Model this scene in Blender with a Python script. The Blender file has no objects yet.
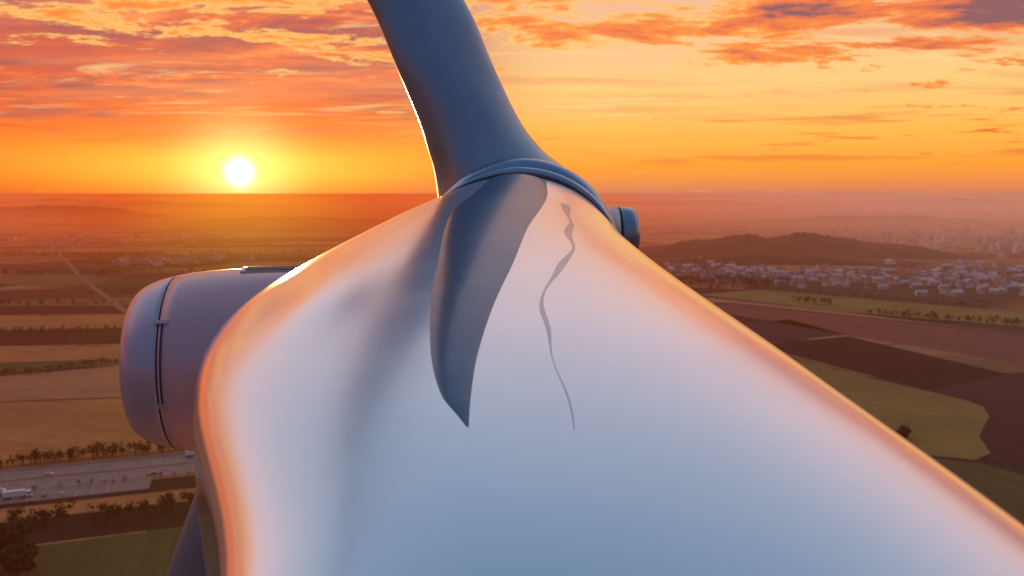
import bpy, bmesh, math, random
from mathutils import Vector, Matrix
from mathutils.bvhtree import BVHTree
random.seed(7)
S=bpy.context.scene
S.view_settings.view_transform='Standard'; S.view_settings.look='None'
S.view_settings.exposure=0; S.view_settings.gamma=1
H=150.0
def lin(c):
    o=[]
    for v in c[:3]:
        v/=255.0
        o.append(v/12.92 if v<=.04045 else ((v+.055)/1.055)**2.4)
    return (*o,1.0)
SUN=Vector((-.342,1.01,.026)).normalized()

# ---------------------------------------------------------------- node helper
class NB:
    def __init__(s,tree): s.t=tree; s.N=tree.nodes; s.L=tree.links
    def new(s,ty,**k):
        n=s.N.new(ty)
        for a,b in k.items(): setattr(n,a,b)
        return n
    def put(s,sock,v):
        if isinstance(v,bpy.types.NodeSocket): s.L.new(v,sock)
        elif v is not None:
            try: sock.default_value=v
            except Exception: sock.default_value=tuple(v)[:3]
    def m(s,op,a,b=None,c=None,clamp=False):
        n=s.new('ShaderNodeMath',operation=op); n.use_clamp=clamp
        for i,v in enumerate((a,b,c)):
            if v is not None: s.put(n.inputs[i],v)
        return n.outputs[0]
    def vm(s,op,a,b=None):
        n=s.new('ShaderNodeVectorMath',operation=op)
        s.put(n.inputs[0],a)
        if b is not None: s.put(n.inputs[1],b)
        return n.outputs['Value'] if op in('DOT_PRODUCT','LENGTH') else n.outputs['Vector']
    def mix(s,f,a,b,mode='MIX'):
        n=s.new('ShaderNodeMix',data_type='RGBA',blend_type=mode)
        s.put(n.inputs[0],f); s.put(n.inputs[6],a); s.put(n.inputs[7],b)
        return n.outputs[2]
    def ramp(s,f,stops,interp='LINEAR'):
        n=s.new('ShaderNodeValToRGB'); cr=n.color_ramp; cr.interpolation=interp
        while len(cr.elements)<len(stops): cr.elements.new(.5)
        for e,(p,c) in zip(cr.elements,stops):
            e.position=p; e.color=c if len(c)==4 else (*c,1)
        s.put(n.inputs[0],f); return n.outputs[0]
    def sm(s,v,a,b,lo=0.0,hi=1.0):
        n=s.new('ShaderNodeMapRange',interpolation_type='SMOOTHSTEP')
        s.put(n.inputs[0],v); n.inputs[1].default_value=a; n.inputs[2].default_value=b
        n.inputs[3].default_value=lo; n.inputs[4].default_value=hi
        return n.outputs[0]
    def noise(s,vec,scale,detail=4,rough=.5,dist=0):
        n=s.new('ShaderNodeTexNoise'); s.put(n.inputs['Vector'],vec)
        n.inputs['Scale'].default_value=scale; n.inputs['Detail'].default_value=detail
        n.inputs['Roughness'].default_value=rough; n.inputs['Distortion'].default_value=dist
        return n.outputs['Fac']
    def xyz(s,x,y,z):
        n=s.new('ShaderNodeCombineXYZ'); s.put(n.inputs[0],x); s.put(n.inputs[1],y); s.put(n.inputs[2],z)
        return n.outputs[0]
    def sep(s,v):
        n=s.new('ShaderNodeSeparateXYZ'); s.put(n.inputs[0],v); return n.outputs

# ---------------------------------------------------------------- world (sky)
W=bpy.data.worlds.new("World"); S.world=W; W.use_nodes=True
try: W.cycles.sampling_method='MANUAL'; W.cycles.sample_map_resolution=512
except Exception: pass
W.node_tree.nodes.clear(); w=NB(W.node_tree)
tc=w.new('ShaderNodeTexCoord').outputs['Generated']
D=w.vm('NORMALIZE',tc); dx,dy,dz=w.sep(D)
zc=w.m('MAXIMUM',dz,0.0); p=w.m('SQRT',zc)
hi=[(.58,lin((242,200,180))),(.67,lin((236,202,198))),(.76,lin((216,198,206))),(.85,lin((164,178,198))),(.93,lin((114,146,176))),(1,lin((80,112,148)))]
right=w.ramp(p,[(0,lin((204,126,100))),(.10,lin((234,138,82))),(.18,lin((255,160,58))),(.27,lin((255,186,80))),(.36,lin((253,206,128))),(.46,lin((246,188,148)))]+hi)
left=w.ramp(p,[(0,lin((206,88,48))),(.08,lin((230,98,38))),(.2,lin((248,128,38))),(.27,lin((238,100,42))),(.34,lin((222,82,50))),(.42,lin((196,86,74))),(.5,lin((188,104,102)))]+hi)
back=w.ramp(p,[(0,lin((90,82,104))),(.3,lin((78,92,124))),(.6,lin((76,100,138))),(1,lin((80,112,148)))])
col=w.mix(w.sm(dx,-.28,.10),left,right)
q=w.m('ADD',zc,.055)
cx=w.m('DIVIDE',dx,q); cy=w.m('DIVIDE',dy,q)
front=w.sm(dy,0.0,.5)
leftw=w.sm(dx,.02,-.20)
n1=w.noise(w.xyz(w.m('MULTIPLY',cx,.5),w.m('MULTIPLY',cy,.9),3.1),1.1,6,.64,.5)
n1b=w.noise(w.xyz(w.m('MULTIPLY',cx,.8),w.m('MULTIPLY',cy,1.2),5.0),2.2,8,.68,.4)
mA=w.m('MULTIPLY',w.sm(w.m('ADD',n1,w.sm(zc,.06,.2,-.06,.10)),.40,.54),w.m('MULTIPLY',leftw,w.sm(zc,.05,.10)))
mA=w.m('MULTIPLY',mA,w.sm(zc,.5,.28))
cA=w.ramp(n1b,[(.36,lin((128,72,90))),(.46,lin((172,82,84))),(.55,lin((218,94,68))),(.65,lin((254,148,82)))])
col=w.mix(w.m('MULTIPLY',mA,.92),col,cA)
n5=w.noise(w.xyz(w.m('MULTIPLY',cx,.28),w.m('MULTIPLY',cy,1.2),14.0),1.2,4,.6,.6)
mV=w.m('MULTIPLY',w.sm(n5,.48,.64),w.m('MULTIPLY',w.sm(zc,.05,.12),w.sm(zc,.45,.25)))
col=w.mix(w.m('MULTIPLY',w.m('MULTIPLY',mV,front),.4),col,lin((236,134,92)))
n3=w.noise(w.xyz(w.m('MULTIPLY',cx,.4),w.m('MULTIPLY',cy,1.4),9.0),1.5,6,.66,.7)
mW=w.m('MULTIPLY',w.sm(n3,.54,.66),w.m('MULTIPLY',w.sm(zc,.06,.11),front))
mW=w.m('MULTIPLY',mW,w.sm(zc,.5,.28))
col=w.mix(w.m('MULTIPLY',mW,.6),col,lin((255,212,146)))
n2=w.noise(w.xyz(w.m('MULTIPLY',cx,.66),w.m('MULTIPLY',cy,.9),27.7),2.1,9,.70,.3)
n2e=w.m('ADD',w.m('ADD',n2,w.sm(zc,.10,.205,-.13,.06)),w.sm(dx,-.2,.5,-.035,.03))
mB=w.m('MULTIPLY',w.sm(n2e,.485,.54),w.m('MULTIPLY',front,w.sm(zc,.5,.3)))
cB=w.ramp(w.m('ADD',n2e,w.sm(dx,.15,.5,-.04,.03)),[(.49,lin((255,198,112))),(.54,lin((255,142,52))),(.61,lin((236,110,64))),(.68,lin((130,78,94)))])
col=w.mix(w.m('MULTIPLY',mB,.92),col,cB)
n4=w.noise(w.xyz(w.m('MULTIPLY',dx,3.4),0.0,w.m('MULTIPLY',dz,60.0)),1.1,4,.58,.4)
mC=w.m('MULTIPLY',w.sm(n4,.53,.66),w.m('MULTIPLY',w.sm(zc,.02,.05),w.sm(zc,.13,.09)))
mC=w.m('MULTIPLY',mC,front)
col=w.mix(w.m('MULTIPLY',mC,.7),col,w.mix(leftw,lin((230,116,56)),lin((196,74,44))))
col=w.mix(w.sm(dy,.25,-.45),col,back)
ex=w.m('POWER',w.m('DIVIDE',w.m('SUBTRACT',dx,SUN.x+.015),.19),2.0)
ez=w.m('POWER',w.m('DIVIDE',w.m('SUBTRACT',dz,SUN.z+.006),.028),2.0)
gl=w.m('MULTIPLY',w.m('EXPONENT',w.m('MULTIPLY',w.m('ADD',ex,ez),-1.0)),front)
col=w.mix(w.m('MULTIPLY',gl,.88),col,(1.0,.57,.075,1))
ang2=w.m('MULTIPLY',w.m('SUBTRACT',1.0,w.vm('DOT_PRODUCT',D,tuple(SUN))),2.0)
g0=w.m('EXPONENT',w.m('DIVIDE',ang2,-.00012))
g1=w.m('EXPONENT',w.m('DIVIDE',ang2,-.0030))
g2=w.m('EXPONENT',w.m('DIVIDE',ang2,-.03))
col=w.mix(1.0,col,w.mix(g1,(0,0,0,1),(.9,.55,.22,1)),'ADD')
col=w.mix(1.0,col,w.mix(g2,(0,0,0,1),(.20,.07,.004,1)),'ADD')
col=w.mix(1.0,col,w.mix(g0,(0,0,0,1),(8,6.8,4.6,1)),'ADD')
bgA=w.new('ShaderNodeBackground'); w.put(bgA.inputs[0],col); bgA.inputs[1].default_value=1.0
sky=w.new('ShaderNodeTexSky',sky_type='NISHITA'); sky.sun_disc=False
sky.sun_elevation=math.radians(1.4); sky.sun_rotation=math.atan2(SUN.x,SUN.y)
bgB=w.new('ShaderNodeBackground'); w.put(bgB.inputs[0],w.mix(.2,(0,0,0,1),sky.outputs[0])); bgB.inputs[1].default_value=.05
ad=w.new('ShaderNodeAddShader'); w.L.new(bgA.outputs[0],ad.inputs[0]); w.L.new(bgB.outputs[0],ad.inputs[1])
wo=w.new('ShaderNodeOutputWorld'); w.L.new(ad.outputs[0],wo.inputs[0])

sl=bpy.data.lights.new("sun","SUN"); sl.energy=3.4; sl.angle=math.radians(.6); sl.color=(1,.56,.24)
so=bpy.data.objects.new("sun",sl); S.collection.objects.link(so)
so.rotation_euler=(SUN).to_track_quat('Z','Y').to_euler(); so.location=SUN*400+Vector((0,0,H))

# ---------------------------------------------------------------- materials
def mat(name,color=(.5,.5,.5),rough=.5,metal=0,coat=0,spec=.5,build=None,cr=.08):
    m=bpy.data.materials.new(name); m.use_nodes=True
    b=NB(m.node_tree); pr=m.node_tree.nodes['Principled BSDF']
    pr.inputs['Base Color'].default_value=(*color[:3],1); pr.inputs['Roughness'].default_value=rough
    pr.inputs['Metallic'].default_value=metal; pr.inputs['Coat Weight'].default_value=coat
    pr.inputs['Coat Roughness'].default_value=cr
    pr.inputs['Specular IOR Level'].default_value=spec
    if build: build(b,pr)
    return m
def paint(c1,c2,rough,var=.05,scale=.7):
    def f(b,pr):
        g=b.new('ShaderNodeNewGeometry').outputs['Position']
        n=b.noise(g,scale,5,.6)
        b.put(pr.inputs['Base Color'],b.mix(b.sm(n,.3,.7),(*c1,1),(*c2,1)))
        n2=b.noise(g,scale*3,3,.55)
        b.put(pr.inputs['Roughness'],b.m('ADD',b.m('MULTIPLY',b.m('SUBTRACT',n2,.5),var*2),rough))
    return f
M_body=mat("satin_paint",metal=.9,coat=.4,cr=.10,build=paint((.91,.91,.95),(.87,.875,.92),.22,.05,.5))
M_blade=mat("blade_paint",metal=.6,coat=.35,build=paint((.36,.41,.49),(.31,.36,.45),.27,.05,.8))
M_refl=mat("blade_reflection_tint",metal=.45,coat=.2,cr=.12,build=paint((.075,.13,.22),(.11,.175,.28),.28,.04,1.2))  # dark blue of the blade's mirror image, put into a base colour
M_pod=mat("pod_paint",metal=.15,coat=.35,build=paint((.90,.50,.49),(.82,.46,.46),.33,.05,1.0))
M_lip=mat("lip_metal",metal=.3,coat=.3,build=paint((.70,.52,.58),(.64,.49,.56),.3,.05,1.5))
M_ring=mat("ring_metal",metal=.9,build=paint((.45,.50,.60),(.38,.42,.52),.20,.05,3))
M_dark=mat("dark_recess",(.03,.035,.05),.5)
M_wavy=mat("wavy_line_tint",(.46,.42,.52),.28,.8)
M_wavy.node_tree.nodes['Principled BSDF'].inputs['Alpha'].default_value=.42
def field(name,c1,c2,ang=0.0,row=.12,rows=.25):
    def f(b,pr):
        g=b.new('ShaderNodeNewGeometry').outputs['Position']; x,y,z=b.sep(g)
        n=b.noise(g,.012,5,.6,.4); n2=b.noise(g,.15,4,.7)
        c=b.mix(b.sm(n,.3,.7),(*c1,1),(*c2,1))
        r=b.m('ADD',b.m('MULTIPLY',x,math.cos(ang)),b.m('MULTIPLY',y,math.sin(ang)))
        st=b.noise(b.xyz(b.m('MULTIPLY',r,row),b.m('MULTIPLY',b.m('ADD',x,y),.004),0.0),1.0,3,.7)
        c=b.mix(b.m('MULTIPLY',b.sm(st,.42,.6),rows),c,(c1[0]*.35,c1[1]*.4,c1[2]*.4,1))
        c=b.mix(b.m('MULTIPLY',b.sm(n2,.35,.7),.35),c,(c2[0]*.5,c2[1]*.5,c2[2]*.5,1))
        b.put(pr.inputs['Base Color'],c)
    return mat(name,rough=.95,spec=.1,build=f)
def ground_build(b,pr):
    g=b.new('ShaderNodeNewGeometry').outputs['Position']; x,y,z=b.sep(g)
    wob=b.m('MULTIPLY',b.m('SUBTRACT',b.noise(g,.002,3,.5),.5),160.0)
    def bricks(ang,sx,sy,off):
        u=b.m('ADD',b.m('ADD',b.m('MULTIPLY',x,math.cos(ang)),b.m('MULTIPLY',y,math.sin(ang))),wob)
        v=b.m('ADD',b.m('SUBTRACT',b.m('MULTIPLY',y,math.cos(ang)),b.m('MULTIPLY',x,math.sin(ang))),off)
        br=b.new('ShaderNodeTexBrick'); br.offset=.37; br.squash=1.7; br.squash_frequency=3
        b.put(br.inputs['Vector'],b.xyz(b.m('DIVIDE',u,sx),b.m('DIVIDE',v,sy),0.0))
        br.inputs['Color1'].default_value=(0,0,0,1); br.inputs['Color2'].default_value=(1,1,1,1)
        br.inputs['Mortar'].default_value=(.5,.5,.5,1)
        br.inputs['Scale'].default_value=1; br.inputs['Brick Width'].default_value=1; br.inputs['Row Height'].default_value=1
        br.inputs['Mortar Size'].default_value=.02
        return br.outputs['Color'],br.outputs['Fac']
    st=[(0,(.05,.035,.03)),(.14,(.38,.16,.07)),(.28,(.075,.07,.035)),(.42,(.48,.24,.11)),(.55,(.12,.05,.04)),(.66,(.24,.15,.06)),(.78,(.022,.020,.020)),(.9,(.40,.19,.09))]
    a,fa=bricks(.12,330,120,0); c2,fb=bricks(-.35,240,170,77)
    ca=b.ramp(a,st,'CONSTANT'); cb=b.ramp(c2,st,'CONSTANT')
    big=b.sm(b.noise(g,.0007,2,.5),.49,.51)
    c=b.mix(big,ca,cb); fm=b.m('ADD',b.m('MULTIPLY',fa,b.m('SUBTRACT',1.0,big)),b.m('MULTIPLY',fb,big))
    c=b.mix(b.m('MULTIPLY',fm,.8),c,(.03,.035,.02,1))
    wood=b.sm(b.noise(b.xyz(b.m('MULTIPLY',x,.0009),b.m('MULTIPLY',y,.0016),0.0),1.0,7,.7,.5),.54,.57)
    c=b.mix(b.m('MULTIPLY',wood,.85),c,(.020,.020,.013,1))
    n=b.noise(g,.03,5,.7); c=b.mix(b.m('MULTIPLY',b.sm(n,.35,.7),.4),c,(.05,.045,.03,1))
    b.put(pr.inputs['Base Color'],c)
M_ground=mat("farmland",rough=.97,spec=.05,build=ground_build)
M_leaf=mat("foliage",(.05,.07,.03),.9,spec=.1,build=lambda b,pr:b.put(pr.inputs['Base Color'],b.ramp(b.noise(b.new('ShaderNodeNewGeometry').outputs['Position'],.35,2,.6),[(.3,(.018,.024,.012)),(.7,(.06,.062,.026))])))
M_bark=mat("bark",(.06,.045,.03),.9)
M_track=mat("dirt_track",(.22,.15,.10),.9,spec=.1)
M_asph=mat("asphalt",rough=.85,spec=.3,build=lambda b,pr:b.put(pr.inputs['Base Color'],b.ramp(b.noise(b.new('ShaderNodeNewGeometry').outputs['Position'],.2,5,.7),[(.3,(.20,.15,.13)),(.7,(.32,.24,.21))])))
M_kerb=mat("concrete",(.34,.32,.30),.85); M_line=mat("road_paint",(.75,.73,.68),.6)
M_forest=mat("forest",rough=.95,spec=.05,build=lambda b,pr:b.put(pr.inputs['Base Color'],b.ramp(b.noise(b.new('ShaderNodeNewGeometry').outputs['Position'],.03,6,.75),[(.3,(.014,.018,.012)),(.7,(.055,.055,.028))])))

# ---------------------------------------------------------------- mesh helpers
def obj(name,verts,faces,mats,mi=None,smooth=False,parent=None,loc=(0,0,0)):
    me=bpy.data.meshes.new(name); me.from_pydata(verts,[],faces); me.update()
    for m in mats: me.materials.append(m)
    if mi: me.polygons.foreach_set('material_index',mi)
    if smooth: me.polygons.foreach_set('use_smooth',[True]*len(me.polygons))
    o=bpy.data.objects.new(name,me); S.collection.objects.link(o); o.location=loc
    if parent: o.parent=parent
    return o
class MB:
    def __init__(s): s.v=[];s.f=[];s.m=[]
    def box(s,x0,x1,y0,y1,z0,z1,mi=0,M=None):
        i=len(s.v); vs=[(x,y,z) for z in(z0,z1) for x,y in((x0,y0),(x1,y0),(x1,y1),(x0,y1))]
        if M: vs=[tuple(M@Vector(a)) for a in vs]
        s.v+=vs
        for f in((0,3,2,1),(4,5,6,7),(0,1,5,4),(1,2,6,5),(2,3,7,6),(3,0,4,7)):
            s.f.append(tuple(i+k for k in f)); s.m.append(mi)
    def poly(s,pts,mi=0):
        i=len(s.v); s.v+=pts; s.f.append(tuple(range(i,i+len(pts)))); s.m.append(mi)
    def cyl(s,c,axis,r,l,mi=0,n=14):
        a=Vector(axis).normalized(); u=a.orthogonal().normalized(); v=a.cross(u); c=Vector(c); i=len(s.v)
        for e in(-l/2,l/2):
            for k in range(n):
                t=2*math.pi*k/n; s.v.append(tuple(c+a*e+(u*math.cos(t)+v*math.sin(t))*r))
        for k in range(n):
            s.f.append((i+k,i+(k+1)%n,i+n+(k+1)%n,i+n+k)); s.m.append(mi)
        s.f.append(tuple(range(i+n-1,i-1,-1))); s.m.append(mi); s.f.append(tuple(range(i+n,i+2*n))); s.m.append(mi)
    def mesh(s,name,mats):
        me=bpy.data.meshes.new(name); me.from_pydata(s.v,[],s.f); me.update()
        for m in mats: me.materials.append(m)
        me.polygons.foreach_set('material_index',s.m); return me
def loft(rings,close=True):
    n=len(rings[0]); v=[p for r in rings for p in r]; f=[]
    for i in range(len(rings)-1):
        for k in range(n):
            k2=(k+1)%n; f.append((i*n+k,(i+1)*n+k,(i+1)*n+k2,i*n+k2))
    if close:
        f.append(tuple(range(n))); f.append(tuple(reversed(range((len(rings)-1)*n,len(rings)*n))))
    return v,f
def interp(tab,t):
    if t<=tab[0][0]: return tab[0][1:]
    if t>=tab[-1][0]: return tab[-1][1:]
    for i in range(len(tab)-1):
        if tab[i][0]<=t<=tab[i+1][0]: break
    def slope(j,c):
        if j==0: return (tab[1][c]-tab[0][c])/(tab[1][0]-tab[0][0])
        if j==len(tab)-1: return (tab[j][c]-tab[j-1][c])/(tab[j][0]-tab[j-1][0])
        return (tab[j+1][c]-tab[j-1][c])/(tab[j+1][0]-tab[j-1][0])
    h=tab[i+1][0]-tab[i][0]; s=(t-tab[i][0])/h; out=[]
    for c in range(1,len(tab[0])):
        a,b=tab[i][c],tab[i+1][c]; m0,m1=slope(i,c)*h,slope(i+1,c)*h
        out.append((2*s**3-3*s*s+1)*a+(s**3-2*s*s+s)*m0+(-2*s**3+3*s*s)*b+(s**3-s*s)*m1)
    return out
def sgp(v,e): return math.copysign(abs(v)**e,v)

# ---------------------------------------------------------------- wind turbine
T0=Vector((.3,7,0))
WT=bpy.data.objects.new("wind_turbine",None); WT.empty_display_size=2; S.collection.objects.link(WT); WT.location=T0
OFF=(-T0.x,-T0.y,H)
def part(name,v,f,m,mi=None,smooth=True): return obj(name,v,f,m,mi,smooth,WT,OFF)
# y, xl, xr, ztop, zmid, zbot, n
BT=[(-3.0,-.9,3.2,-3.5,-3.9,-4.6,2.6),
    (0.0,-1.0,3.2,-2.45,-3.0,-4.3,2.8),
    (2.0,-1.08,2.95,-1.79,-2.3,-4.0,3.0),
    (3.4,-1.33,2.56,-1.36,-1.86,-3.8,3.0),
    (5.0,-2.06,2.13,-.94,-1.52,-3.6,3.0),
    (6.4,-2.47,1.97,-.62,-1.45,-3.45,2.6),
    (7.6,-2.50,1.88,-.36,-1.45,-3.3,2.3),
    (9.2,-2.05,1.64,-.04,-1.28,-3.0,2.15),
    (10.2,-1.55,1.5,.16,-1.05,-2.6,2.05),
    (11.0,-1.1,1.36,.31,-.85,-2.2,2.0),
    (12.0,-1.02,1.28,.34,-.85,-2.0,2.0),
    (13.2,-.9,1.15,.2,-.85,-1.8,2.0)]
def section(y,grow=0.0,scale=1.0,N=220):
    xl,xr,zt,zm,zb,n=interp(BT,y); c=(xl+xr)/2; hw=(xr-xl)/2*scale+grow; r=[]
    for k in range(N):
        t=2*math.pi*k/N; co,si=math.cos(t),math.sin(t)
        h=((zt-zm) if si>0 else (zm-zb))*scale+grow
        x=c+hw*sgp(co,2/n); z=zm+h*sgp(si,2/n)
        if si>0: z+=.048*math.exp(-((x+1.42)/.20)**2/2-((y-6.0)/.55)**2/2)   # small bump added on the left shoulder to catch a sun glint
        r.append((x,y,z))
    return r
rings=[]
for i in range(9):
    a=math.pi/2*i/8; rings.append([(x,-3-1.2*math.cos(a)*1.0,z) for x,_,z in section(-3,0,max(.02,math.sin(a)))])
for i in range(1,201): rings.append(section(-3+16.2*i/200))
for i in range(1,9):
    a=math.pi/2*i/8; rings.append([(x,13.2+.8*math.sin(a),z) for x,_,z in section(13.2,0,max(.02,math.cos(a)))])
bv,bf=loft(rings); part("nacelle_body",bv,bf,[M_body])
bvh=BVHTree.FromPolygons([Vector(a) for a in bv],bf)
def drop(x,y):
    h=bvh.ray_cast(Vector((x,y,10)),Vector((0,0,-1))); return h[0].z,h[1]
def hoop(y,r,g,name,m):
    base=section(y,g,1.0,160); rr=[]
    cen=Vector((sum(a[0] for a in base)/160,y,sum(a[2] for a in base)/160))
    for q_ in base:
        d=(Vector(q_)-cen).normalized(); rr.append([tuple(Vector(q_)+d*r*math.cos(t)+Vector((0,1,0))*r*1.3*math.sin(t)) for t in [2*math.pi*k/12 for k in range(12)]])
    rr.append(rr[0]); v,f=loft(rr,False); part(name,v,f,[m])
hoop(10.55,.018,.004,"collar_seam_inner",M_dark)
hoop(10.70,.07,.01,"collar_ring_inner",M_ring)
hoop(10.86,.03,.01,"collar_seam",M_dark)
hoop(11.12,.14,.02,"collar_ring_outer",M_ring)
hoop(11.34,.04,.03,"collar_seam_outer",M_dark)
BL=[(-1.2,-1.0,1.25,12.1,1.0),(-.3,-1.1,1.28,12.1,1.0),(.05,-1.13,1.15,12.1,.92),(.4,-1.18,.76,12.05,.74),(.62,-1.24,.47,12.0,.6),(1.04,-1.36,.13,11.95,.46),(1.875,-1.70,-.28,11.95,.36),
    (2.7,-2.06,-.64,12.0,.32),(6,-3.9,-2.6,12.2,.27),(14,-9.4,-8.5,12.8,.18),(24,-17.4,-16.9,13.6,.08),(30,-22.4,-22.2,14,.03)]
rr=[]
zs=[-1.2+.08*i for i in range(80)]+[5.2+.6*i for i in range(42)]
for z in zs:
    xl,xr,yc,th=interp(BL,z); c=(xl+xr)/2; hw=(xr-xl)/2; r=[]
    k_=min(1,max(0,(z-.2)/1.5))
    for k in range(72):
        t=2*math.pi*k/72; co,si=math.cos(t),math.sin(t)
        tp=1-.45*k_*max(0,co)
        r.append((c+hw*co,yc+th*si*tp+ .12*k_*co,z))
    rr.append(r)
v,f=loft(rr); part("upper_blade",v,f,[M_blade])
RFL=[(3.93,-.215,-.205),(4.1,-.29,-.218),(4.33,-.40,-.222),(4.83,-.506,-.205),(5.69,-.59,-.117),(6.62,-.625,.02),(7.83,-.66,.17),(8.70,-.62,.32),(9.53,-.44,.43),(10.42,-.3,.45)]  # outline of the blade's reflection, modelled as a raised dark shape on the body
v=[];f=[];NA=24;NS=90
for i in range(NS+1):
    y=3.93+(10.42-3.93)*i/NS; xl,xr=interp(RFL,y)
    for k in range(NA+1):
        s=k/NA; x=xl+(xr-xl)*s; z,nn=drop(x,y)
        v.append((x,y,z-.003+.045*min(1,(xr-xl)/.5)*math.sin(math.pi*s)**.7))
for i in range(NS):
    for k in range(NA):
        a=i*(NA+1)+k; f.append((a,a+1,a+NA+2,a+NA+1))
part("blade_reflection",v,f,[M_refl])
WV=[(3.96,.322,0.003),(4.33,.295,.006),(4.83,.253,.010),(5.15,.232,.013),(5.5,.215,.016),(5.8,.235,.019),(6.1,.278,.023),(6.5,.39,.027),(6.85,.49,.029),(7.24,.55,.03),(7.8,.56,.032),(8.5,.616,.038),(9.3,.60,.045)]  # thin wavy mauve line, darker than the body
v=[];f=[]
for i in range(301):
    y=3.96+5.34*i/300; x,wd=interp(WV,y); x+=.012*math.sin(y*6.3); wd*=.85+.4*math.sin(y*5)
    for k,o_ in enumerate((-1,0,1)):
        z,nn=drop(x+o_*wd,y); v.append((x+o_*wd,y,z+(.003 if o_==0 else .0015)))
for i in range(300):
    for k in(0,1): a=i*3+k; f.append((a,a+1,a+4,a+3))
part("body_wavy_line",v,f,[M_wavy])
def lathe(name,prof,origin,axis,mats,mi=None,N=96):
    a=Vector(axis).normalized(); u=Vector((0,0,1)); u=(u-a*u.dot(a)).normalized(); w_=a.cross(u); o_=Vector(origin); rr=[]
    for s,r in prof:
        rr.append([tuple(o_+a*s+(u*math.cos(t)+w_*math.sin(t))*r) for t in [2*math.pi*k/N for k in range(N)]])
    v,f=loft(rr); idx=[0]*len(f)
    if mi:
        for i in range(len(prof)-1):
            for k in range(N): idx[i*N+k]=mi[i]
    return part(name,v,f,mats,idx)
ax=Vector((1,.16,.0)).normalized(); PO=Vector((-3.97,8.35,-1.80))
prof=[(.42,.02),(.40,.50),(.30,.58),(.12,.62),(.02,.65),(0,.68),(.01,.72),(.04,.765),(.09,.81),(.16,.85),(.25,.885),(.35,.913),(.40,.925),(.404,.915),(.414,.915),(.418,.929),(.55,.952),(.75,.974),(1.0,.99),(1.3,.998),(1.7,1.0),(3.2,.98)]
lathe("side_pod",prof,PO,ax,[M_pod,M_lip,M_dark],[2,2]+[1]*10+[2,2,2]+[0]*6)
yx=Vector((-ax.y,ax.x,0))
def podpt(s,ang,r):
    return PO+ax*s+(Vector((0,0,1))*math.cos(ang)-yx*math.sin(ang))*r
def podpatch(name,s0,s1,a0,a1,r0,r1,m,ns=6,na=14):
    v=[];f=[]
    for i in range(ns+1):
        for k in range(na+1): v.append(tuple(podpt(s0+(s1-s0)*i/ns,a0+(a1-a0)*k/na,r1)))
    n0=len(v)
    for i in range(ns):
        for k in range(na): a=i*(na+1)+k; f.append((a,a+na+1,a+na+2,a+1))
    per=[k for k in range(na+1)]+[i*(na+1)+na for i in range(1,ns+1)]+[ns*(na+1)+k for k in range(na-1,-1,-1)]+[i*(na+1) for i in range(ns-1,0,-1)]
    for j in per:
        i,k=divmod(j,na+1); v.append(tuple(podpt(s0+(s1-s0)*i/ns,a0+(a1-a0)*k/na,r0)))
    for j in range(len(per)): j2=(j+1)%len(per); f.append((per[j],per[j2],n0+j2,n0+j))
    part(name,v,f,[m],None,False)
podpatch("pod_latch_strip",.44,.452,.95,1.85,.90,.944,M_dark)
podpatch("pod_latch_top",.38,.50,.93,.97,.88,.960,M_lip)
podpatch("pod_latch_bottom",.40,.50,1.82,1.86,.88,.960,M_lip)
podpatch("pod_vent_frame",1.10,1.75,-.02,.22,.98,1.012,M_lip)
podpatch("pod_vent",1.15,1.70,.0,.20,.98,1.018,M_dark)
lathe("yaw_motor_housing",[(0,.02),(0,.30),(.03,.36),(.1,.40),(.28,.41),(.29,.395),(.31,.395),(.32,.42),(1.2,.42)],(1.95,12.5,-.62),(-1,-.05,0),[M_blade,M_lip,M_dark],[0,0,0,0,2,2,2,0])
rr=[]
for i in range(60):
    s=i/59; z=-1.9-28*s; x=-1.84+.42*(z+1.9); hw=.46*(1-.75*s); rr.append([(x+hw*math.cos(t),6.0+.9*s+.28*(1-.7*s)*math.sin(t),z) for t in [2*math.pi*k/40 for k in range(40)]])
v,f=loft(rr); part("lower_blade",v,f,[M_blade])
rr=[]
for i in range(40):
    s=i/39; rr.append([((.3+(1.35+1.1*s)*math.cos(t)),7+(1.35+1.1*s)*math.sin(t),-3.1-(H-3.1)*s) for t in [2*math.pi*k/48 for k in range(48)]])
v,f=loft(rr); part("tower",v,f,[M_body])

# ---------------------------------------------------------------- ground
G=90000
obj("ground",[(-G,-G/3,0),(G,-G/3,0),(G,G,0),(-G,G,0)],[(0,1,2,3)],[M_ground])
def sheet(name,pts,m,z): obj(name,[(x,y,z) for x,y in pts],[tuple(range(len(pts)))],[m])
F_char=field("soil_charcoal",(.009,.009,.012),(.014,.013,.015),.6)
F_purp=field("soil_purple",(.070,.032,.038),(.050,.026,.032),.9)
F_red=field("soil_red",(.28,.10,.07),(.20,.09,.06),.5)
F_oliv=field("crop_olive",(.34,.25,.075),(.24,.19,.06),1.1,.18)
F_gold=field("stubble_gold",(.60,.26,.085),(.42,.19,.07),1.3,.1)
F_tan=field("stubble_tan",(.54,.26,.12),(.42,.21,.11),1.4)
F_green=field("crop_green",(.085,.10,.03),(.12,.12,.042),.3)
F_dk=field("soil_dark",(.024,.017,.014),(.045,.028,.020),1.2)
sheet("field",[(244,903),(331,939),(356,838),(242,784)],F_purp,.06)
sheet("field",[(242,780),(355,828),(414,650),(317,599)],F_char,.06)
sheet("field",[(235,1050),(357,832),(470,662),(600,740),(500,880),(300,1075)],F_red,.06)
sheet("field",[(262,1160),(244,1090),(305,1082),(505,885),(540,850),(417,1000)],F_tan,.06)
sheet("field",[(277,1176),(420,1006),(700,800),(760,900),(618,1022),(387,1236)],F_oliv,.06)
sheet("field",[(321,596),(432,659),(620,740),(640,380),(330,330),(285,440),(292,480),(329,530),(337,560)],F_purp,.06)
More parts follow.
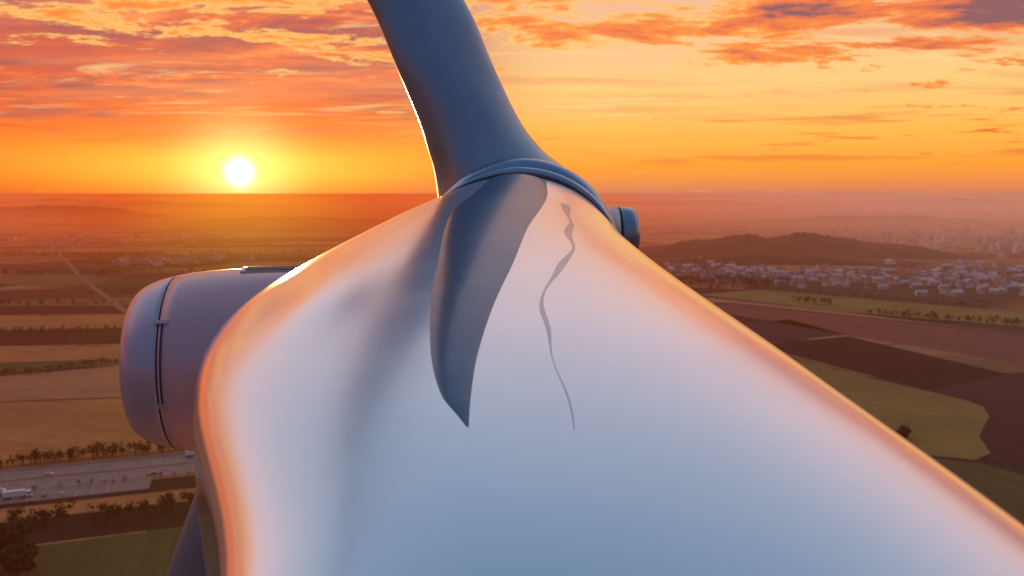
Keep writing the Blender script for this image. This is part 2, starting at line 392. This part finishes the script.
sheet("field",[(246,720),(316,596),(331,566),(333,548),(323,525),(290,480),(278,448),(262,436),(237,445),(140,520),(90,700)],F_oliv,.1)
sheet("field",[(90,518),(237,440),(262,430),(330,326),(360,250),(60,300)],F_green,.06)
sheet("field",[(250,726),(90,705),(80,900),(240,900)],F_red,.05)
def hw_y(x): return 402+.337*(x+268)
sheet("field",[(-900,215),(-110,484),(-120,600),(-370,560),(-900,470)],F_gold,.06)
sheet("field",[(-900,472),(-370,563),(-120,603),(-120,705),(-330,690),(-430,640),(-900,560)],F_tan,.06)
sheet("field",[(-900,566),(-430,650),(-330,700),(-120,715),(-120,740),(-900,640)],F_green,.06)
sheet("field",[(-900,642),(-120,742),(-120,790),(-900,700)],F_gold,.06)
sheet("field",[(-1000,720),(-150,812),(-150,905),(-1000,815)],F_dk,.06)
sheet("field",[(-1000,822),(-150,912),(-130,1010),(-1000,930)],F_gold,.06)
sheet("field",[(-1100,936),(-130,1016),(-130,1070),(-1100,1040)],F_dk,.06)
for d0,d1,m in((-24,-44,F_dk),(-46,-62,F_gold),(-64,-96,F_dk),(-98,-180,F_green)):
    sheet("field",[(x,hw_y(x)+d0) for x in(-900,60)]+[(x,hw_y(x)+d1) for x in(60,-900)],m,.07)
A_=math.atan(.337); RM=Matrix.Translation((-268,402,0))@Matrix.Rotation(A_,4,'Z')
rb=MB()
def strip(x0,x1,y0,y1,z,mi): rb.poly([tuple(RM@Vector(a)) for a in((x0,y0,z),(x1,y0,z),(x1,y1,z),(x0,y1,z))],mi)
strip(-700,400,-17,-3,.12,0); strip(-700,400,0,14,.12,0)
strip(-700,400,17,20.5,.12,0)
for y in(-16.6,-3.5,.5,13.5): strip(-700,400,y-.12,y+.12,.16,2)
for yy in(-12.2,-7.8,4.8,9.2):
    for k in range(-60,34): strip(k*12,k*12+5,yy-.12,yy+.12,.16,2)
for y in(-17.2,-2.8,-.2,14.2): rb.box(-700,400,y-.15,y+.15,0,.25,1,RM)
for k in range(-60,34): rb.box(k*12,k*12+.15,-1.6,-1.45,.0,.75,1,RM)
rb.box(-700,400,-1.58,-1.47,.55,.8,1,RM)
me=rb.mesh("highway",[M_asph,M_kerb,M_line]); o=bpy.data.objects.new("road",me); S.collection.objects.link(o)
rb=MB(); strip(-40,75,-36,-17.6,.13,0)
for k in range(14): strip(-36+k*7,-35.8+k*7,-35,-27,.17,1)
o=bpy.data.objects.new("parking_area",rb.mesh("parking_area",[M_asph,M_line])); S.collection.objects.link(o)
def lane(pts,wd,name,z=.13):
    v=[];f=[]
    for i,pt in enumerate(pts):
        a=Vector(pts[max(0,i-1)]);b=Vector(pts[min(len(pts)-1,i+1)]); d=(b-a).normalized(); n=Vector((-d.y,d.x))*wd/2
        v+= [(pt[0]+n.x,pt[1]+n.y,z),(pt[0]-n.x,pt[1]-n.y,z)]
    for i in range(len(pts)-1): f.append((2*i,2*i+1,2*i+3,2*i+2))
    obj(name,v,f,[M_track])
lane([(-420,900),(-568,1114),(-760,1400),(-1000,1780),(-1352,2330),(-1900,3300)],9,"road")
lane([(262,1164),(418,1004),(540,840),(760,700)],3.5,"path")

# vehicles
M_white=mat("vehicle_white",(.75,.75,.75),.35,coat=.4); M_blue=mat("vehicle_blue",(.08,.14,.3),.3,coat=.5); M_red=mat("vehicle_red",(.4,.05,.04),.3,coat=.5)
M_glass=mat("glass",(.02,.025,.03),.08); M_tyre=mat("tyre",(.02,.02,.02),.8)
def truck_mesh(c):
    b=MB(); b.box(-6.5,3.2,-1.25,1.25,1.15,3.95,0); b.box(-6.4,3.1,-.5,.5,.75,1.147,3)
    i=len(b.v); b.v+=[(3.7,-1.2,.6),(6.1,-1.2,.6),(6.1,-1.2,1.9),(5.7,-1.2,3.1),(3.7,-1.2,3.3),(3.7,1.2,.6),(6.1,1.2,.6),(6.1,1.2,1.9),(5.7,1.2,3.1),(3.7,1.2,3.3)]
    for f_,m_ in(((0,1,2,3,4),1),((9,8,7,6,5),1),((1,6,7,2),1),((2,7,8,3),2),((3,8,9,4),1),((4,9,5,0),1),((0,5,6,1),1)): b.f.append(tuple(i+k for k in f_)); b.m.append(m_)
    b.box(4.5,5.5,-1.22,1.22,2.0,2.8,2)
    for x in(-5.6,-4.4,-3.2,2.6,5.1):
        for y in(-1.05,1.05): b.cyl((x,y,.5),(0,1,0),.5,.35,3)
    return b.mesh("truck",[M_white,c,M_glass,M_tyre])
def car_mesh(c):
    b=MB(); pr=[(-2.1,.35),(2.15,.35),(2.2,.75),(1.2,.95),(-2.0,.98),(-2.15,.7)]
    n=len(pr); i=len(b.v); b.v+=[(x,-.88,z) for x,z in pr]+[(x,.88,z) for x,z in pr]
    b.f+=[tuple(range(i,i+n)),tuple(range(i+2*n-1,i+n-1,-1))]; b.m+=[0,0]
    for k in range(n): b.f.append((i+k,i+n+k,i+n+(k+1)%n,i+(k+1)%n)); b.m.append(0)
    i=len(b.v); b.v+=[(x,y*s,z) for s in(-1,1) for x,y,z in((1.1,.8,.96),(.3,.65,1.45),(-1.2,.65,1.45),(-1.9,.8,.97))]
    for f_,m_ in(((0,1,2,3),1),((7,6,5,4),1),((0,4,5,1),1),((1,5,6,2),0),((2,6,7,3),1)): b.f.append(tuple(i+k for k in f_)); b.m.append(m_)
    for x in(-1.35,1.35):
        for y in(-.8,.8): b.cyl((x,y,.33),(0,1,0),.33,.22,2)
    return b.mesh("car",[c,M_glass,M_tyre])
tm=[truck_mesh(M_white),truck_mesh(M_blue)]; cm=[car_mesh(m) for m in(M_white,M_blue,M_red,M_kerb)]
def veh(name,me,x,y,rot=0):
    o=bpy.data.objects.new(name,me); S.collection.objects.link(o)
    o.matrix_world=RM@Matrix.Translation((x,y,.14))@Matrix.Rotation(rot,4,'Z')
for x,y,k,r in((3,-23,0,0),(15,-29,0,.02),(-12,-30,1,0),(-30,7,1,0),(96,11,0,0)): veh("truck",tm[k],x,y,r)
for j,(x,y) in enumerate([(22,2.7),(-8,11.3),(75,-14.4),(27,-31),(34.5,-31),(-22,-10),(110,2.6)]): veh("car",cm[j%4],x,y,(math.pi if y<0 and y>-18 else (math.pi/2 if y<-18 else 0)))

# ---------------------------------------------------------------- trees
def trees(name,lst,leaf=150,tr=True):
    V=[];Fc=[];MI=[]
    for (x,y,h,z0) in lst:
        R=h*random.uniform(.32,.5); lobes=[(Vector((x+random.gauss(0,R*.5),y+random.gauss(0,R*.5),z0+h*random.uniform(.35,.85))),R*random.uniform(.35,.65)) for _ in range(7)]
        if tr:
            i=len(V)
            for zz,rr_ in((0,.035*h),(h*.6,.015*h)):
                for k in range(5): t=2*math.pi*k/5; V.append((x+rr_*math.cos(t),y+rr_*math.sin(t),z0+zz))
            for k in range(5): Fc.append((i+k,i+(k+1)%5,i+5+(k+1)%5,i+5+k)); MI.append(1)
            for L in lobes[:3]:
                i=len(V); c=L[0]; V+=[(x-.02*h,y,z0+h*.3),(x+.02*h,y,z0+h*.3),(c.x,c.y,c.z)]; Fc.append((i,i+1,i+2)); MI.append(1)
        for _ in range(leaf):
            c,r=random.choice(lobes); d=Vector((random.gauss(0,1),random.gauss(0,1),random.gauss(0,1))).normalized()
            c=c+d*r*random.uniform(.55,1.05); s=h*random.uniform(.035,.08)
            n=(d+Vector((random.uniform(-.6,.6),random.uniform(-.6,.6),random.uniform(-.3,.8)))).normalized(); u=n.orthogonal().normalized(); w2=n.cross(u); i=len(V)
            V+=[tuple(c+u*s),tuple(c+w2*s*random.uniform(.6,1.2)),tuple(c-u*s),tuple(c-w2*s)]; Fc.append((i,i+1,i+2,i+3)); MI.append(0)
    return obj(name,V,Fc,[M_leaf,M_bark],MI)
def along(pts,sp,h,jit=2.5):
    out=[]
    for a,b in zip(pts[:-1],pts[1:]):
        a=Vector(a);b=Vector(b);n=max(1,int((b-a).length/sp))
        for i in range(n):
            q_=a.lerp(b,(i+random.random())/n)
            if random.random()<.9: out.append((q_.x+random.gauss(0,jit),q_.y+random.gauss(0,jit),h*random.uniform(.55,1.25),0))
    return out
trees("hedgerow",along([(x,hw_y(x)+27) for x in(-420,-300,-200,-60)],2.2,7.5,1.8),110)
trees("hedgerow",along([(-520,600),(-430,645),(-395,655),(-370,690),(-330,697),(-200,708)],2.4,5.5,1.2),70)
trees("hedgerow",along([(x,hw_y(x)-22) for x in(-330,-150)],7,4,1.2),70)
trees("tree_row",along([(-230,345),(-185,352),(-150,368)],4,8,3),170)
trees("tree_row",along([(-222,298),(-205,300),(-190,296)],2.2,16,4),300)
trees("hedgerow",along([(443,985),(500,940),(559,905),(660,850)],3,9,2.5),80)
trees("hedgerow",along([(300,1236),(387,1240),(620,1026)],4,7,2),60)
trees("hedgerow",along([(395,1105),(430,1060)],3,9,2),80)
trees("bushes",along([(228,470),(246,478)],1.6,7,1.5),200)
trees("bushes",along([(262,432),(285,424),(300,400)],6,3.5,1.2),90)
trees("hedgerow",along([(-900,815),(-500,858),(-150,908)],5,7,2),50)
trees("hedgerow",along([(-1000,1000),(-500,1080),(-100,1060)],6,9,3),50)
trees("tree_row",along([(-1300,1500),(-800,1450),(-300,1520)],7,10,6),40)
trees("tree_row",along([(-1500,2000),(-900,1900),(-300,2050)],9,12,9),30)
wl=[]
for _ in range(420):
    a=random.random()*math.tau; r=random.random()**.5; wl.append((330+150*r*math.cos(a),1320+60*r*math.sin(a),random.uniform(7,13),0))
trees("woodland",wl,36,False)

# ---------------------------------------------------------------- hills
from mathutils import noise as mn
def hill(name,cx_,cy_,lx,ly,h,nx=110,ny=40,ang=0,rough=.12,seed=0,m=M_forest):
    v=[];f=[]
    for j in range(ny+1):
        for i in range(nx+1):
            s=2*i/nx-1; t=2*j/ny-1
            e=max(0,1-s*s)**1.2*max(0,1-t*t)**1.3
            n=mn.fractal(Vector((s*3+seed,t*1.5,seed)),1,2,5)
            n2=mn.fractal(Vector((s*40+seed,t*14,seed)),1,2,3)
            x,y=s*lx,t*ly
            v.append((cx_+x*math.cos(ang)-y*math.sin(ang),cy_+x*math.sin(ang)+y*math.cos(ang),h*e*(1+.45*n)+rough*h*n2*min(1,e*4)-.5))
    for j in range(ny):
        for i in range(nx): a=j*(nx+1)+i; f.append((a,a+1,a+nx+2,a+nx+1))
    obj(name,v,f,[m],None,True)
hill("hill",690,2000,420,190,42,160,60,-.06,.09,3)
hill("hill",560,1720,230,60,14,90,30,-.1,.12,8)
hill("hill",-2750,4700,800,320,72,140,40,.1,.05,31)
hill("hill",-3300,7400,1500,500,66,120,30,0,.04,1)
hill("hill",-5200,9500,2000,700,70,120,30,0,.03,5)
hill("hill",1500,9000,3000,900,60,120,30,0,.03,11)
hill("hill",6000,10000,3500,1000,65,120,30,0,.03,17)
hill("hill",-1200,4300,700,150,22,100,24,0,.1,21)
hill("hill",1900,4200,900,200,28,100,24,.05,.1,23)

# ---------------------------------------------------------------- buildings
M_w=[mat("wall_white",(.76,.68,.63),.8),mat("wall_cream",(.66,.54,.43),.8),mat("wall_grey",(.48,.43,.41),.8)]
M_r=[mat("roof_tile",(.32,.14,.09),.8),mat("roof_slate",(.15,.13,.14),.7),mat("roof_pale",(.56,.47,.43),.8)]
def house_mesh(wi,ri,L,Wd,hh):
    b=MB(); b.box(-L/2,L/2,-Wd/2,Wd/2,0,hh,0); rh=Wd*.32; e=.5
    b.poly([(-L/2-e,-Wd/2-e,hh-.1),(L/2+e,-Wd/2-e,hh-.1),(L/2+e,0,hh+rh),(-L/2-e,0,hh+rh)],1)
    b.poly([(L/2+e,Wd/2+e,hh-.1),(-L/2-e,Wd/2+e,hh-.1),(-L/2-e,0,hh+rh),(L/2+e,0,hh+rh)],1)
    for s in(-1,1): b.poly([(s*L/2,-Wd/2,hh),(s*L/2,Wd/2,hh),(s*L/2,0,hh+rh-.1)],0)
    b.box(L*.2,L*.2+.8,-.9,-.1,hh+rh*.4,hh+rh+1,0)
    for s in(-1,1):
        k=-L/2+1.2
        while k<L/2-1.5:
            for z in ([1.0] if hh<4 else [1.0,3.8]):
                b.box(k,k+1.1,*(sorted((s*Wd/2,s*(Wd/2+.04)))),z,z+1.3,2)
            k+=2.6
    b.box(-.5,.5,-Wd/2-.06,-Wd/2,0,2.1,2)
    return b.mesh("house",[M_w[wi],M_r[ri],M_glass])
HM=[house_mesh(0,0,12,9,5.6),house_mesh(0,2,16,10,6),house_mesh(1,0,11,9,3.4),house_mesh(0,1,14,9,5.8),house_mesh(2,2,22,12,6.5),house_mesh(1,1,10,8,5.6)]
def apt_mesh(wi,L,Wd,fl):
    b=MB(); h=fl*3; b.box(-L/2,L/2,-Wd/2,Wd/2,0,h,0); b.box(-L/2-.2,L/2+.2,-Wd/2-.2,Wd/2+.2,h+.003,h+.8,1); b.box(-3,3,-2,2,h+.803,h+3.5,0)
    for q_ in range(fl):
        z=q_*3+1
        k=-L/2+1
        while k<L/2-2:
            for s in(-1,1): b.box(k,k+1.6,*(sorted((s*Wd/2,s*(Wd/2+.05)))),z,z+1.5,2)
            k+=3
        for s in(-1,1): b.box(*(sorted((s*L/2,s*(L/2+.05)))),-1.5,1.5,z,z+1.5,2)
    return b.mesh("apartment_building",[M_w[wi],M_r[2],M_glass])
AM=[apt_mesh(0,22,14,6),apt_mesh(2,16,16,10),apt_mesh(1,30,13,5),apt_mesh(0,18,18,8),apt_mesh(2,20,15,12)]
def place(name,me,x,y,r,s=1):
    o=bpy.data.objects.new(name,me); S.collection.objects.link(o); o.location=(x,y,-.05); o.rotation_euler=(0,0,r); o.scale=(s,s,s)
placed=[]
def ok(x,y,d):
    for a,b in placed:
        if abs(a-x)<d and abs(b-y)<d: return False
    placed.append((x,y)); return True
n=0
while n<760:
    s=random.random(); x=330+620*s; y0=1500-230*s; y=y0+random.gauss(0,1)*95
    if x>900 and random.random()<.3: continue
    x+=random.gauss(0,30)
    dens=mn.noise(Vector((x*.012,y*.012,0)))
    n+=1
    if dens<-.18: continue
    if y<1236-.9*max(0,x-387)+25 and x<650: continue
    if ok(x,y,10): place("house",random.choice(HM),x,y,random.choice((.2,1.77,.5,-.2))+random.gauss(0,.06),random.uniform(.65,1.0))
for _ in range(230):
    x=random.gauss(1450,230); y=random.gauss(2250,260)
    if y<1600 or x<1050: continue
    if ok(x,y,20): place("apartment_building",random.choice(AM),x,y,random.choice((.1,1.67,.5)),random.uniform(.55,.9))
for _ in range(130):
    x=random.uniform(800,1500); y=random.gauss(1500,90)+ (x-800)*.1
    if ok(x,y,18): place("house",random.choice(HM),x,y,random.random()*3,random.uniform(.9,1.3))
tl=[]
for _ in range(1300):
    s=random.random(); x=330+900*s+random.gauss(0,40); y=1500-230*s+random.gauss(0,105)
    if y<1240-.9*max(0,x-387) : continue
    tl.append((x,y,random.uniform(5,11),0))
trees("town_trees",tl,24,False)
def settlement(cx_,cy_,sx,sy,n_,hmax):
    b=MB()
    for _ in range(n_):
        x=cx_+random.gauss(0,sx); y=cy_+random.gauss(0,sy); l=random.uniform(10,34); d=random.uniform(10,22); h=random.uniform(5,hmax)*(1+1.2*(random.random()<.03)); a=random.random()*3
        M=Matrix.Translation((x,y,0))@Matrix.Rotation(a,4,'Z'); mi=random.choice((0,0,1,2))
        b.box(-l/2,l/2,-d/2,d/2,0,h,mi,M)
        b.poly([tuple(M@Vector(p_)) for p_ in((-l/2-1,-d/2-1,h+.1),(l/2+1,-d/2-1,h+.1),(l/2,0,h+3),(-l/2,0,h+3))],3)
        b.poly([tuple(M@Vector(p_)) for p_ in((l/2+1,d/2+1,h+.1),(-l/2-1,d/2+1,h+.1),(-l/2,0,h+3),(l/2,0,h+3))],3)
        for z in range(2,int(h)-1,3): b.box(-l/2+1,l/2-1,-d/2-.1,d/2+.1,z,z+1.2,4,M)
    o=bpy.data.objects.new("distant_town",b.mesh("distant_town",M_w+[M_r[0],M_glass])); S.collection.objects.link(o)
settlement(2600,3600,700,320,420,16); settlement(900,3300,500,160,160,9); settlement(3300,6000,1400,600,500,22)
settlement(-1500,2500,260,110,90,8); settlement(-2600,4600,700,240,220,10); settlement(300,5600,900,300,260,12); settlement(-700,1750,90,60,26,7)

# ---------------------------------------------------------------- low-lying haze: absorbing, glowing air, warmer towards the sun
def haze_mat(name,sg):
    mh=bpy.data.materials.new(name); mh.use_nodes=True; mh.node_tree.nodes.clear(); b=NB(mh.node_tree)
    g=b.new('ShaderNodeNewGeometry').outputs['Position']; x,y,z=b.sep(g)
    r=b.m('DIVIDE',b.m('SUBTRACT',x,b.m('MULTIPLY',y,SUN.x/SUN.y)),b.m('ADD',b.m('ABSOLUTE',y),300.0))
    r=b.m('ABSOLUTE',r)
    hc=b.mix(b.sm(r,.85,.10),lin((204,130,106)),lin((230,98,42)))
    hc=b.mix(b.m('MULTIPLY',b.sm(r,.17,.0),.9),hc,lin((255,150,46)))
    em=b.new('ShaderNodeEmission'); b.put(em.inputs[0],hc); em.inputs[1].default_value=sg
    ab=b.new('ShaderNodeVolumeAbsorption'); ab.inputs['Color'].default_value=(0,0,0,1); ab.inputs['Density'].default_value=sg
    a2=b.new('ShaderNodeAddShader'); b.L.new(em.outputs[0],a2.inputs[0]); b.L.new(ab.outputs[0],a2.inputs[1])
    ou=b.new('ShaderNodeOutputMaterial'); b.L.new(a2.outputs[0],ou.inputs['Volume'])
    try: mh.cycles.volume_step_rate=8.0
    except Exception: pass
    return mh
hb=MB(); hb.box(-60000,60000,-8000,70000,-5,112); o=bpy.data.objects.new("haze",hb.mesh("haze",[haze_mat("haze_near",1/7500)])); S.collection.objects.link(o)
hb=MB(); hb.box(-59000,59000,1500,69000,-4,104); o=bpy.data.objects.new("haze",hb.mesh("haze",[haze_mat("haze_far",1/3600)])); S.collection.objects.link(o)

# ---------------------------------------------------------------- camera
cd=bpy.data.cameras.new("camera"); cd.lens=28; cd.sensor_width=36; cd.clip_start=.1; cd.clip_end=300000
cd.dof.use_dof=True; cd.dof.focus_distance=7.5; cd.dof.aperture_fstop=1.5
co=bpy.data.objects.new("camera",cd); S.collection.objects.link(co); co.location=(0,0,H); co.rotation_euler=(math.radians(90-6.8),0,0)
S.camera=co
